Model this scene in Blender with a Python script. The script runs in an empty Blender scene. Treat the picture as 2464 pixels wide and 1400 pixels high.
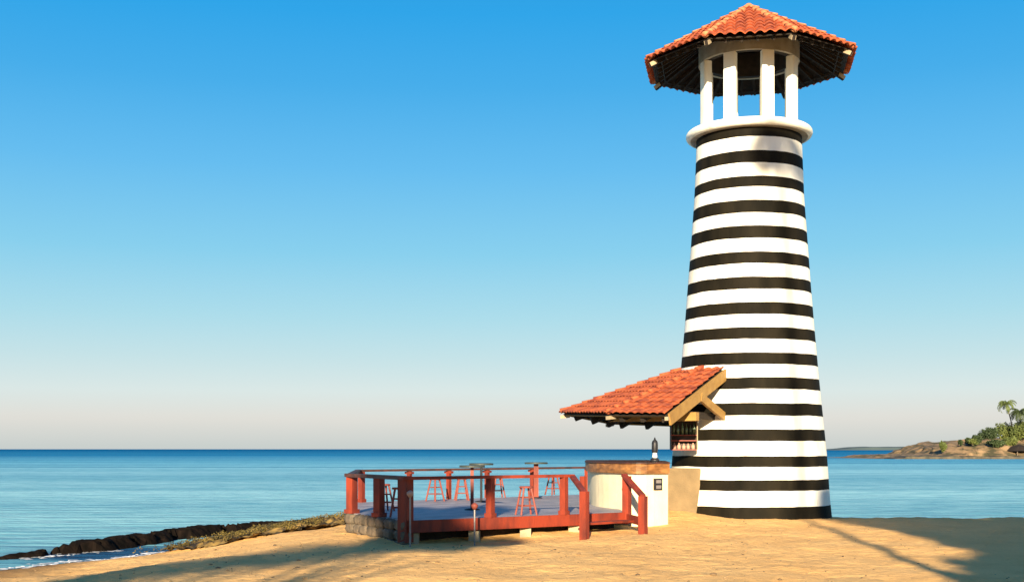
import bpy, bmesh, math, random
from mathutils import Vector, Matrix, noise
R = math.radians; PI = math.pi
random.seed(7)
S = bpy.context.scene
# ------------------------------------------------------------------ camera
F = 2930.0; H = 2.05                      # focal length in photo pixels, eye height
cam = bpy.data.cameras.new('camera'); co = bpy.data.objects.new('camera', cam)
S.collection.objects.link(co); S.camera = co
co.location = (0, 0, H); co.rotation_euler = (R(90), 0, 0)
cam.sensor_fit = 'HORIZONTAL'; cam.sensor_width = 36
cam.lens = 36*F/2464; cam.shift_y = 380/2464
cam.clip_start = 0.1; cam.clip_end = 60000
# ------------------------------------------------------------------ light
SUN_EL = R(14); SUN_AZ = R(5.6)           # light travels towards +Y, 5.6 degrees to the right
sl = bpy.data.lights.new('sun', 'SUN'); sl.energy = 5; sl.angle = R(0.75); sl.color = (1, .82, .56)
so = bpy.data.objects.new('sun', sl); S.collection.objects.link(so)
d = Vector((math.sin(SUN_AZ)*math.cos(SUN_EL), math.cos(SUN_AZ)*math.cos(SUN_EL), -math.sin(SUN_EL)))
so.rotation_euler = d.to_track_quat('-Z', 'Y').to_euler()
w = bpy.data.worlds.new('World'); S.world = w; w.use_nodes = True
n = w.node_tree.nodes; l = w.node_tree.links; n.clear()
out = n.new('ShaderNodeOutputWorld'); bg = n.new('ShaderNodeBackground')
sky = n.new('ShaderNodeTexSky'); sky.sky_type = 'NISHITA'; sky.sun_disc = False
sky.sun_elevation = SUN_EL; sky.sun_rotation = PI + SUN_AZ
tc = n.new('ShaderNodeTexCoord'); sp = n.new('ShaderNodeSeparateXYZ')
cr = n.new('ShaderNodeValToRGB')
SKY = [(0.0, (.52, .565, .56)), (.0044, (.54, .58, .57)), (.0252, (.665, .655, .625)), (.047, (.618, .708, .713)), (.0737, (.487, .668, .717)),
       (.1068, (.353, .628, .734)), (.1575, (.202, .549, .757)), (.2226, (.101, .448, .777)), (.2834, (.039, .369, .744)), (.3367, (.009, .329, .734)),
       (.5, (.015, .17, .48)), (1.0, (.04, .10, .30))]
el = cr.color_ramp.elements
el[0].position = 0; el[0].color = SKY[0][1]+(1,); el[1].position = 1; el[1].color = SKY[-1][1]+(1,)
for p, c in SKY[1:-1]:
    e = el.new(p); e.color = c+(1,)
mx = n.new('ShaderNodeMixRGB'); mx.inputs[0].default_value = .03
ad = n.new('ShaderNodeMixRGB'); ad.blend_type = 'MULTIPLY'; ad.inputs[0].default_value = 1
ad.inputs[2].default_value = (3.3, 3.3, 3.3, 1)          # ramp brought to the physical level of the sky texture
l.new(tc.outputs['Generated'], sp.inputs[0]); l.new(sp.outputs['Z'], cr.inputs[0])
l.new(cr.outputs[0], ad.inputs[1]); l.new(ad.outputs[0], mx.inputs[1]); l.new(sky.outputs[0], mx.inputs[2])
l.new(mx.outputs[0], bg.inputs[0]); bg.inputs[1].default_value = .12
l.new(bg.outputs[0], out.inputs[0])
S.view_settings.view_transform = 'Standard'; S.view_settings.look = 'None'
S.view_settings.exposure = 1.45; S.view_settings.gamma = 1
S.render.engine = 'CYCLES'

# ------------------------------------------------------------------ helpers
def G(px, py, z=0.0):                      # point of the horizontal level z that shows at that pixel
    Y = (H-z)*F/(py-1080); return Vector(((px-1232)/F*Y, Y, z))
def mat(name, col, rough=.7, col2=None, scale=5, bump=0, bscale=30, spec=.3, stretch=None, detail=5, metal=0, fac=(.35, .65)):
    m = bpy.data.materials.new(name); m.use_nodes = True
    nt = m.node_tree; b = nt.nodes['Principled BSDF']
    b.inputs['Roughness'].default_value = rough; b.inputs['Specular IOR Level'].default_value = spec
    b.inputs['Metallic'].default_value = metal
    t = nt.nodes.new('ShaderNodeTexCoord'); mp = nt.nodes.new('ShaderNodeMapping')
    nt.links.new(t.outputs['Object'], mp.inputs[0])
    if stretch: mp.inputs['Scale'].default_value = stretch
    if col2 is None: col2 = tuple(c*.75 for c in col)
    nz = nt.nodes.new('ShaderNodeTexNoise'); nz.inputs['Scale'].default_value = scale; nz.inputs['Detail'].default_value = detail
    r = nt.nodes.new('ShaderNodeValToRGB')
    r.color_ramp.elements[0].position = fac[0]; r.color_ramp.elements[1].position = fac[1]
    r.color_ramp.elements[0].color = tuple(col2)+(1,); r.color_ramp.elements[1].color = tuple(col)+(1,)
    nt.links.new(mp.outputs[0], nz.inputs['Vector']); nt.links.new(nz.outputs['Fac'], r.inputs[0]); nt.links.new(r.outputs[0], b.inputs['Base Color'])
    if bump:
        nb = nt.nodes.new('ShaderNodeTexNoise'); nb.inputs['Scale'].default_value = bscale; nb.inputs['Detail'].default_value = 6
        bp = nt.nodes.new('ShaderNodeBump'); bp.inputs['Strength'].default_value = bump; bp.inputs['Distance'].default_value = .02
        nt.links.new(mp.outputs[0], nb.inputs['Vector']); nt.links.new(nb.outputs['Fac'], bp.inputs['Height']); nt.links.new(bp.outputs[0], b.inputs['Normal'])
    return m
M = {}
M['white'] = mat('white_paint', (.80, .78, .70), .6, (.62, .56, .43), 1.7, .3, 14, fac=(.22, .52), stretch=(1, 1, .3), detail=8)
M['black'] = mat('black_paint', (.0145, .012, .0075), .7, (.0055, .005, .0035), 1.6, .35, 14, spec=.06, stretch=(1, 1, .35), detail=8)
M['ring'] = mat('shade_toned_plaster', (.36, .32, .25), .8, (.25, .22, .17), 3, .3, 18)  # darkened in the colour for the shade under roof and gallery
M['plaster'] = mat('cream_plaster', (.74, .65, .44), .75, (.62, .55, .38), 2.5, .4, 25, fac=(.3, .65))
M['tan'] = mat('shaded_tan_plaster', (.22, .155, .08), .8, (.14, .10, .052), 1.6, .4, 25)  # base lowered so the colour itself holds the side wall's shade
M['tile'] = mat('clay_tile', (.40, .094, .032), .8, (.20, .04, .02), 3.6, .5, 40, detail=9, fac=(.36, .56))
M['hip'] = mat('mortar_tile', (.44, .20, .09), .8, (.36, .10, .04), 3, .5, 30)
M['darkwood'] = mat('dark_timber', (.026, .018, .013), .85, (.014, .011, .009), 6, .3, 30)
M['yellow'] = mat('ochre_timber', (.34, .20, .055), .65, (.27, .15, .04), 4, .2, 30)
M['whitewood'] = mat('pale_timber', (.36, .29, .19), .8)
M['red'] = mat('red_painted_wood', (.225, .028, .009), .65, (.09, .014, .008), 4, .35, 30, stretch=(1, 1, .3), spec=.4, fac=(.3, .6))
M['rail'] = mat('worn_rail_top', (.085, .03, .022), .6, (.035, .022, .02), 6, .3, 40)
M['stool'] = mat('faded_red_wood', (.19, .048, .034), .6, (.22, .05, .035), 8)
M['stool_dark'] = mat('dark_stool_wood', (.07, .04, .035), .6, (.04, .028, .025), 8)
M['metal'] = mat('dark_metal', (.025, .025, .03), .45, metal=.3)
M['pole'] = mat('grey_metal', (.28, .25, .24), .5, metal=.4)
M['tabletop'] = mat('grey_green_top', (.045, .055, .05), .5, spec=.3)
M['counter'] = mat('counter_wood', (.34, .15, .045), .55, (.14, .06, .02), 3.5, .4, 20, stretch=(1, 1, 2.5))
M['stone'] = mat('foundation_stone', (.17, .13, .09), .9, (.07, .06, .045), 5, .8, 18)
M['concrete'] = mat('pale_concrete', (.34, .27, .18), .9, (.36, .3, .2), 6, .5, 30)
M['rock'] = mat('dark_reef_rock', (.012, .008, .006), .95, (.004, .0035, .003), 3, 1, 12, spec=.04, detail=8)
M['leaf'] = mat('palm_leaf', (.07, .12, .03), .6, (.035, .06, .018), .6)
M['bark'] = mat('palm_bark', (.2, .15, .1), .9, (.1, .08, .06), 6, .6, 20, stretch=(1, 1, 4))
M['scrub'] = mat('ochre_scrub', (.13, .095, .022), .85, (.025, .022, .010), 1.6, detail=8, fac=(.42, .56))
M['glass'] = mat('green_bottle_glass', (.14, .2, .12), .15, (.06, .09, .05), 20, spec=.6)
M['pink'] = mat('pinkish_label', (.5, .3, .22), .5)

def fin(bm, name, m, parent=None, smooth=False):
    me = bpy.data.meshes.new(name); bm.to_mesh(me); bm.free()
    if smooth:
        for p in me.polygons: p.use_smooth = True
    for mm in (m if isinstance(m, (list, tuple)) else [m]): me.materials.append(mm)
    o = bpy.data.objects.new(name, me); S.collection.objects.link(o)
    if parent: o.parent = parent
    return o
def tag(o, label, cat, group=None):
    o['label'] = label; o['category'] = cat
    if group: o['group'] = group
    return o
def thing(name, label, cat, loc=(0, 0, 0), group=None, rz=0):
    o = bpy.data.objects.new(name, None); S.collection.objects.link(o); o.location = loc; o.rotation_euler = (0, 0, rz)
    o.empty_display_size = .2
    return tag(o, label, cat, group)
def W(parent):                             # offset that turns world points into the local frame of a thing
    return Vector(parent.location)
def bvl(bm, w=.008):
    try: bmesh.ops.bevel(bm, geom=[e for e in bm.edges if len(e.link_faces) == 2 and e.calc_face_angle(0) > .5], offset=w, segments=2, affect='EDGES')
    except Exception: pass
def beam(bm, a, b, wd, ht, up=(0, 0, 1), off=Vector((0, 0, 0))):
    a = Vector(a)-off; b = Vector(b)-off; z = (b-a).normalized(); up = Vector(up)
    x = z.cross(up)
    if x.length < 1e-4: x = Vector((1, 0, 0))
    x.normalize(); y = x.cross(z).normalized()
    vs = []
    for p in (a, b):
        for sx, sy in ((-1, -1), (1, -1), (1, 1), (-1, 1)):
            vs.append(bm.verts.new(p+x*sx*wd/2+y*sy*ht/2))
    for f in ((0, 1, 2, 3), (7, 6, 5, 4), (0, 4, 5, 1), (1, 5, 6, 2), (2, 6, 7, 3), (3, 7, 4, 0)):
        bm.faces.new([vs[i] for i in f])
def tube(bm, pts, rad, seg=10, off=Vector((0, 0, 0)), cap=True):
    pts = [Vector(p)-off for p in pts]; rs = rad if isinstance(rad, (list, tuple)) else [rad]*len(pts)
    rings = []
    for i, p in enumerate(pts):
        t = (pts[min(i+1, len(pts)-1)]-pts[max(i-1, 0)]).normalized()
        x = t.cross(Vector((0, 1, 0)) if abs(t.y) < .9 else Vector((1, 0, 0))).normalized(); y = t.cross(x)
        rings.append([bm.verts.new(p+(x*math.cos(2*PI*k/seg)+y*math.sin(2*PI*k/seg))*rs[i]) for k in range(seg)])
    for a, b in zip(rings, rings[1:]):
        for k in range(seg): bm.faces.new((a[k], a[(k+1) % seg], b[(k+1) % seg], b[k]))
    if cap: bm.faces.new(rings[0][::-1]); bm.faces.new(rings[-1])
def lathe(bm, prof, c, seg=96, a0=0, a1=2*PI, mats=None):
    full = abs(a1-a0-2*PI) < 1e-6; n_ = seg if full else seg+1
    rings = [[bm.verts.new((c[0]+r*math.sin(a0+(a1-a0)*k/seg), c[1]-r*math.cos(a0+(a1-a0)*k/seg), z)) for k in range(n_)] for r, z in prof]
    for i, (a, b) in enumerate(zip(rings, rings[1:])):
        for k in range(seg):
            f = bm.faces.new((a[k], a[(k+1) % n_], b[(k+1) % n_], b[k]))
            if mats: f.material_index = mats[i]
    return rings
def prism(bm, poly, z0, z1):
    b = [bm.verts.new((p[0], p[1], z0)) for p in poly]; t = [bm.verts.new((p[0], p[1], z1)) for p in poly]
    bm.faces.new(b[::-1]); bm.faces.new(t)
    for i in range(len(poly)): j = (i+1) % len(poly); bm.faces.new((b[i], b[j], t[j], t[i]))
def clean(bm):
    bmesh.ops.remove_doubles(bm, verts=bm.verts, dist=1e-4)
    bmesh.ops.recalc_face_normals(bm, faces=bm.faces)
def struct(o): o['kind'] = 'structure'; return o
def fbm(x, y, z=0, o=4):
    return noise.fractal(Vector((x, y, z)), 1.0, 2.0, o)

# ------------------------------------------------------------------ ground
SH = [(-400, -120), (-60, 5), (-30, 16), (-16, 25), (-12, 28.8), (-11.2, 30.4), (-10.1, 31.5), (-9.7, 33.5), (-9.5, 36), (-9, 39), (-7, 42.5), (-3, 45.5), (2, 47.5),
      (8, 44), (12, 42), (20, 41.5), (40, 40), (80, 30), (400, -120)]
def shore(x, y):
    best = 1e9; sgn = 1
    for (ax, ay), (bx, by) in zip(SH, SH[1:]):
        dx, dy = bx-ax, by-ay; t = max(0, min(1, ((x-ax)*dx+(y-ay)*dy)/(dx*dx+dy*dy)))
        qx, qy = ax+dx*t, ay+dy*t; dd = (x-qx)**2+(y-qy)**2
        if dd < best:
            best = dd; sgn = 1 if dx*(y-ay)-dy*(x-ax) < 0 else -1
    return sgn*math.sqrt(best)
WL = -.8
def gz(x, y):
    dd = shore(x, y)
    if dd < 0: return WL + max(dd*.22, -3)
    wq = 6.0+7.0*min(1, max(0, (-x-3)/5))*min(1, max(0, (31-y)/5))
    t = min(dd/wq, 1); sm_ = t*t*(3-2*t); rs_ = .45*sm_+.55*(1-(1-t)**2); kq = (wq-6)/7
    z = WL-WL*(rs_*(1-kq)+sm_*kq)
    z += .27*math.exp(-((x-4.4)/1.6)**2-((y-35.0)/2.6)**2)
    z += .08*math.exp(-((x-1.0)/4.5)**2-((y-30)/4.0)**2)
    z -= .13*math.exp(-((x+.3)/3.2)**2-((y-27.6-.66*x)/1.3)**2)
    a = min(1, dd/2)
    z += a*(.05*fbm(x*.35, y*.35, 3.1, 3)+.028*fbm(x*1.3, y*1.3, 1.7, 3))
    # trodden hollows
    z += a*.022*fbm(x*4.5, y*4.5, 8.2, 2)
    return z
def axis(dense0, dense1, st, lo, hi):
    v = []; x = dense0
    while x <= dense1: v.append(x); x += st
    s = st
    while v[-1] < hi: s *= 1.35; v.append(v[-1]+s)
    s = st
    while v[0] > lo: s *= 1.35; v.insert(0, v[0]-s)
    return v
xs = axis(-15, 17, .13, -300, 300); ys = axis(14, 48, .13, -150, 260)
bm = bmesh.new(); grid = []
for y in ys: grid.append([bm.verts.new((x, y, gz(x, y))) for x in xs])
for i in range(len(ys)-1):
    for j in range(len(xs)-1): bm.faces.new((grid[i][j], grid[i][j+1], grid[i+1][j+1], grid[i+1][j]))
# sand material: warm grains, small dents, darker damp sand close to the water level
ms = bpy.data.materials.new('beach_sand'); ms.use_nodes = True; nt = ms.node_tree; N = nt.nodes; L = nt.links; b = N['Principled BSDF']
b.inputs['Roughness'].default_value = .95; b.inputs['Specular IOR Level'].default_value = .15
geo = N.new('ShaderNodeNewGeometry'); sx = N.new('ShaderNodeSeparateXYZ'); L.new(geo.outputs['Position'], sx.inputs[0])
def nz(scale, detail=5, rough=.5):
    q = N.new('ShaderNodeTexNoise'); q.inputs['Scale'].default_value = scale; q.inputs['Detail'].default_value = detail; q.inputs['Roughness'].default_value = rough
    L.new(geo.outputs['Position'], q.inputs['Vector']); return q
def rmp(src, a, ca, b_, cb):
    q = N.new('ShaderNodeValToRGB'); q.color_ramp.elements[0].position = a; q.color_ramp.elements[0].color = ca+(1,)
    q.color_ramp.elements[1].position = b_; q.color_ramp.elements[1].color = cb+(1,); L.new(src, q.inputs[0]); return q
def mixc(mode, fac, a, b_):
    q = N.new('ShaderNodeMixRGB'); q.blend_type = mode
    if isinstance(fac, float): q.inputs[0].default_value = fac
    else: L.new(fac, q.inputs[0])
    L.new(a, q.inputs[1]); L.new(b_, q.inputs[2]); return q
n1 = nz(.7, 6); n2 = nz(9, 6, .7); n3 = nz(60, 3)
c1 = rmp(n1.outputs['Fac'], .3, (.80, .46, .165), .7, (.90, .55, .21))
c2 = rmp(n2.outputs['Fac'], .3, (.70, .64, .56), .45, (1, 1, 1))
c3 = rmp(n3.outputs['Fac'], .35, (.8, .78, .76), .6, (1, 1, 1))
m1 = mixc('MULTIPLY', .8, c1.outputs[0], c2.outputs[0]); m2 = mixc('MULTIPLY', .7, m1.outputs[0], c3.outputs[0])
wet = rmp(sx.outputs['Z'], 0, (0, 0, 0), 1, (1, 1, 1)); mr = N.new('ShaderNodeMapRange')
mr.inputs[1].default_value = WL-.1; mr.inputs[2].default_value = WL+.22; L.new(sx.outputs['Z'], mr.inputs[0]); L.new(mr.outputs[0], wet.inputs[0])
wc = rmp(wet.outputs[0], .2, (.16, .12, .08), .9, (1, 1, 1)); m3 = mixc('MULTIPLY', 1.0, m2.outputs[0], wc.outputs[0])
L.new(m3.outputs[0], b.inputs['Base Color'])
h1 = nz(5, 4); h2 = nz(26, 5, .65)
hm = N.new('ShaderNodeMath'); hm.operation = 'MULTIPLY_ADD'; hm.inputs[1].default_value = .35; L.new(h2.outputs['Fac'], hm.inputs[0]); L.new(h1.outputs['Fac'], hm.inputs[2])
bp = N.new('ShaderNodeBump'); bp.inputs['Strength'].default_value = .8; bp.inputs['Distance'].default_value = .05
L.new(hm.outputs[0], bp.inputs['Height']); L.new(bp.outputs[0], b.inputs['Normal'])
struct(fin(bm, 'beach_sand', ms, smooth=True))

# ------------------------------------------------------------------ sea
mw = bpy.data.materials.new('sea_water'); mw.use_nodes = True; nt = mw.node_tree; N = nt.nodes; L = nt.links; b = N['Principled BSDF']
N.remove(b); b = N.new('ShaderNodeBsdfDiffuse'); gls = N.new('ShaderNodeBsdfGlossy'); gls.inputs['Roughness'].default_value = .22
mxs = N.new('ShaderNodeMixShader'); L.new(b.outputs[0], mxs.inputs[1]); L.new(gls.outputs[0], mxs.inputs[2]); L.new(mxs.outputs[0], N['Material Output'].inputs['Surface'])
geo = N.new('ShaderNodeNewGeometry')
def mp(sc):
    q = N.new('ShaderNodeMapping'); q.inputs['Scale'].default_value = sc; L.new(geo.outputs['Position'], q.inputs[0]); return q
def wn(sc, detail=4, rough=.55):
    q = N.new('ShaderNodeTexNoise'); q.inputs['Scale'].default_value = 1; q.inputs['Detail'].default_value = detail; q.inputs['Roughness'].default_value = rough
    L.new(mp(sc).outputs[0], q.inputs['Vector']); return q
sx = N.new('ShaderNodeSeparateXYZ'); L.new(geo.outputs['Position'], sx.inputs[0])
lg = N.new('ShaderNodeMath'); lg.operation = 'LOGARITHM'; lg.inputs[1].default_value = 10; L.new(sx.outputs['Y'], lg.inputs[0])
mr = N.new('ShaderNodeMapRange'); mr.inputs[1].default_value = 1.45; mr.inputs[2].default_value = 3.4; L.new(lg.outputs[0], mr.inputs[0])
dep = N.new('ShaderNodeValToRGB')         # shallow turquoise out to deep blue water offshore
for i, (p, c) in enumerate([(0, (.22, .52, .58)), (.33, (.29, .61, .70)), (.5, (.12, .42, .58)), (.66, (.006, .21, .42)), (1, (.001, .13, .31))]):
    e = dep.color_ramp.elements[0] if i == 0 else (dep.color_ramp.elements[-1] if i == 4 else dep.color_ramp.elements.new(p)); e.position = p; e.color = c+(1,)
L.new(mr.outputs[0], dep.inputs[0])
mf = N.new('ShaderNodeMapRange'); mf.inputs[3].default_value = .24; mf.inputs[4].default_value = .02; L.new(mr.outputs[0], mf.inputs[0]); L.new(mf.outputs[0], mxs.inputs[0])
bandn = wn((.004, .045, 1), 5, .6); band = rmp(bandn.outputs['Fac'], .38, (.55, .72, .8), .62, (1.25, 1.15, 1.1))
patch = wn((.42, 1.25, 1), 7, .65); pr = rmp(patch.outputs['Fac'], .36, (.50, .72, .80), .6, (1.22, 1.14, 1.1))
mA = mixc('MULTIPLY', .9, dep.outputs[0], band.outputs[0]); mB = mixc('MULTIPLY', .9, mA.outputs[0], pr.outputs[0])
vm = N.new('ShaderNodeMapping'); vm.inputs['Location'].default_value = (10.9/3.6, -33.2/3.6, 0); vm.inputs['Scale'].default_value = (1/3.6, 1/3.6, 0)
L.new(geo.outputs['Position'], vm.inputs[0]); vl = N.new('ShaderNodeVectorMath'); vl.operation = 'LENGTH'; L.new(vm.outputs[0], vl.inputs[0])
rb = rmp(vl.outputs['Value'], .45, (1, 1, 1), 1.0, (0, 0, 0)); dk = N.new('ShaderNodeRGB'); dk.outputs[0].default_value = (.012, .07, .15, 1)
mC = mixc('MIX', rb.outputs[0], mB.outputs[0], dk.outputs[0]); L.new(mC.outputs[0], b.inputs['Color'])      # dark rock bed of the pool behind the reef
w1 = wn((.25, .9, 1), 3); w2 = wn((1.6, 4.5, 1), 5, .6)
hm = N.new('ShaderNodeMath'); hm.operation = 'MULTIPLY_ADD'; hm.inputs[1].default_value = .3; L.new(w2.outputs['Fac'], hm.inputs[0]); L.new(w1.outputs['Fac'], hm.inputs[2])
bp = N.new('ShaderNodeBump'); bp.inputs['Distance'].default_value = .55
bs = N.new('ShaderNodeMapRange'); bs.inputs[1].default_value = .35; bs.inputs[2].default_value = 1; bs.inputs[3].default_value = 1; bs.inputs[4].default_value = 0; L.new(mr.outputs[0], bs.inputs[0]); L.new(bs.outputs[0], bp.inputs['Strength'])
L.new(hm.outputs[0], bp.inputs['Height']); L.new(bp.outputs[0], b.inputs['Normal']); L.new(bp.outputs[0], gls.inputs['Normal'])
bm = bmesh.new()
yv = [-200, 0, 20, 30, 40, 60, 100, 200, 500, 1500, 5000, 15000, 40000]; xv = [-30000, -5000, -1000, -200, -50, 0, 50, 200, 1000, 5000, 30000]
gg = [[bm.verts.new((x, y, WL)) for x in xv] for y in yv]
for i in range(len(yv)-1):
    for j in range(len(xv)-1): bm.faces.new((gg[i][j], gg[i][j+1], gg[i+1][j+1], gg[i+1][j]))
struct(fin(bm, 'sea', mw))

# ------------------------------------------------------------------ lighthouse
CX, CY = 7.355, 37.83
PR = [(-.4, 2.54), (-.02, 2.50), (.5, 2.45), (1.79, 2.36), (3.08, 2.235), (4.37, 2.105), (5.67, 1.99), (6.96, 1.885), (8.25, 1.79), (9.8, 1.675), (11.35, 1.615), (11.7, 1.61)]
def rad(z):
    for (a, ra), (b_, rb) in zip(PR, PR[1:]):
        if z <= b_: return ra+(rb-ra)*(z-a)/(b_-a)
    return PR[-1][1]
def zpix(y):
    z = 5
    for _ in range(5): z = H+(1080-y)*(CY-rad(z))/F
    return z
stripes = [(297, 327), (361, 390.5), (423, 448.5), (480, 510.5), (542, 572), (605, 633), (665, 694), (726, 755), (786, 814), (847, 875.5), (907, 935), (969, 999), (1032, 1060), (1097, 1123.5), (1155, 1181), (1220, 1262)]
T = thing('lighthouse', 'tall tapering lighthouse with black and white stripes and a red tiled roof', 'lighthouse', (CX, CY, 0))
O = W(T)
levels = [(-.4, 1)]
bands = sorted([(zpix(b_), zpix(a)) for a, b_ in stripes])
prof = []; mats = []
top = 11.64
cuts = [-.4]
for i, (z0, z1) in enumerate(bands):
    if i == 0: z0 = -.4
    else: cuts.append(z0)
    cuts.append(min(z1, top))
seq = []
for i in range(len(cuts)-1):
    z0, z1 = cuts[i], cuts[i+1]; m_ = 3
    for k in range(m_):
        seq.append((z0+(z1-z0)*k/m_, i % 2 == 0))
prof = [(rad(z), z) for z, _ in seq]+[(rad(cuts[-1]), cuts[-1])]
mats = [0 if bl else 1 for _, bl in seq]
bm = bmesh.new(); lathe(bm, [(r, z) for r, z in prof], (0, 0), 160, mats=mats)
for v in bm.verts:
    q = v.co; v.co = Vector((q.x, q.y, q.z+.016*noise.noise(Vector((q.x*1.3, q.y*1.3, q.z*1.1)))+.007*noise.noise(Vector((q.x*5, q.y*5, q.z*1.1)))))
    k = 1+.0025*noise.noise(Vector((q.x*1.2, q.y*1.2, q.z*.8+7))); v.co.x *= k; v.co.y *= k
tower = fin(bm, 'tower_shaft', [M['black'], M['white']], T, True)
# gallery slab with a rounded nose
zg = 9.715+H; pf = [(0, zg+.125), (1.82, zg+.125)]
for k in range(9):
    a = PI/2-PI*k/8; pf.append((1.82+.115*math.cos(a), zg+.125*math.sin(a)))
pf += [(1.72, zg-.125), (1.55, zg-.125)]
bm = bmesh.new(); lathe(bm, pf, (0, 0), 96); clean(bm)
gal = fin(bm, 'gallery', M['white'], T, True)
bm = bmesh.new(); lathe(bm, [(1.55, zg-.128), (1.79, zg-.128), (1.79, zg-.133), (1.55, zg-.133), (1.55, zg-.128)], (0, 0), 96); clean(bm); fin(bm, 'soffit_shade', M['ring'], gal)  # added thin sheet, painted dark for the shade under the gallery
# eight pillars and the ring wall on top of them
zb = 13.97; zt = 14.72
for k in range(8):
    a = R(22.5+45*k-11)
    bm = bmesh.new(); hw = R(7.2)
    n_ = 6; r0, r1 = 1.27, 1.53
    lo = []; hi = []
    for (rr) in (r1, r0):
        seqa = range(n_+1) if rr == r1 else range(n_, -1, -1)
        for i in seqa:
            t = a-hw+2*hw*i/n_; lo.append((rr*math.sin(t), -rr*math.cos(t)))
    prism(bm, lo, zg+.12, zb+.01); clean(bm); bvl(bm, .02)
    fin(bm, 'pillar', M['white'], T)
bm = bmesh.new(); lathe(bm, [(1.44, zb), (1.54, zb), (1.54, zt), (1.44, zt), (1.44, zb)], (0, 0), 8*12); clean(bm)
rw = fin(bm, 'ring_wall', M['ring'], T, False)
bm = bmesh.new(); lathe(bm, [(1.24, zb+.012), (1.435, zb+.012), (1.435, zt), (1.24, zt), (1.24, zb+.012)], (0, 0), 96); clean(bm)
fin(bm, 'ring_shade_band', M['darkwood'], rw, False)  # added dark band standing in for the shade inside the ring
# tiled panels
def tile_panel(bm, p0, p1, q1, q0, pitch=.29, amp=.05, course=.4, lift=.03, e_shift=0):
    """barrel tiles on the panel eave p0-p1, upper edge q0-q1"""
    p0, p1, q0, q1 = map(Vector, (p0, p1, q0, q1))
    e = (p1-p0).normalized(); mid = (q0+q1)/2-p0; s = (mid-e*mid.dot(e)); n_ = e.cross(s).normalized()
    if n_.z < 0: n_ = -n_
    s = s.normalized(); sm = max((q0-p0).dot(s), (q1-p0).dot(s)); w_ = (p1-p0).length
    def lim(t):                            # e range at slope distance t
        fa = t/max((q0-p0).dot(s), 1e-6); fb = t/max((q1-p0).dot(s), 1e-6)
        return (q0-p0).dot(e)*fa, w_+((q1-p0).dot(e)-w_)*fb
    st = pitch/8; n0 = int(w_/st)+2
    nc = max(1, int(round(sm/course)))
    rows = []
    for c in range(nc):
        for fr in (0, 1):
            t = sm*(c+fr)/nc; rows.append((t, lift*(1-fr)+.004*random.random()))
    prev = None
    for t, dz in rows:
        a, b_ = lim(t); cur = []
        for i in range(n0+1):
            x = min(max(i*w_/n0, a), b_)
            ph = (x/pitch) % 1
            hgt = amp*abs(math.sin(PI*ph))**.8
            jit = .012*noise.noise(Vector((int(x/pitch)*3.7, int(t/course)*5.1, 2)))
            tt = t-(.02+jit if dz > lift*.9 and t > 0 else 0)
            if t == 0: tt = -.05+3*jit
            cur.append(bm.verts.new(p0+e*x+s*tt+n_*(hgt+dz+jit)))
        if prev:
            for i in range(n0):
                try: bm.faces.new((prev[i], prev[i+1], cur[i+1], cur[i]))
                except ValueError: pass
        prev = cur
def solid(o, t):
    m_ = o.modifiers.new('thick', 'SOLIDIFY'); m_.thickness = t; m_.offset = -1; return o
rot0 = .2112; RR = 3.316; ze = 11.86+H; za = 15.74
def oc(k, r=RR, z=ze):
    a = rot0+k*PI/4; return Vector((r*math.sin(a), -r*math.cos(a), z))
bm = bmesh.new()
for k in range(8):
    A = oc(k-1); B = oc(k); P = Vector((0, 0, za))
    tile_panel(bm, A, B, P+(B-A)*.01, P-(B-A)*.01, pitch=(B-A).length/9, amp=.085)
bmesh.ops.dissolve_degenerate(bm, edges=bm.edges, dist=1e-5)
bmesh.ops.recalc_face_normals(bm, faces=bm.faces)
roof = solid(fin(bm, 'roof', M['tile'], T, False), .025)
def hipcaps(bm, a, b_, rad_=.10, seglen=.34):
    a = Vector(a); b_ = Vector(b_); L_ = (b_-a).length; n_ = int(L_/seglen); dr = (b_-a)/n_
    for i in range(n_):
        p = a+dr*i; j = Vector((random.uniform(-.01, .01), random.uniform(-.01, .01), random.uniform(0, .02)))
        tube(bm, [p+j, p+dr*1.06+j+Vector((0, 0, -.03))], [rad_*1.1, rad_*.85], 10)
for k in range(8):
    bm = bmesh.new(); hipcaps(bm, oc(k)+Vector((0, 0, .05)), Vector((0, 0, za+.05)), .085)
    fin(bm, 'hip_cap', M['hip'], roof, True)
bm = bmesh.new(); lathe(bm, [(.16, za-.06), (.15, za+.05), (.08, za+.12), (0, za+.15)], (0, 0), 16); clean(bm)
fin(bm, 'finial', M['hip'], roof, True)
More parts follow.
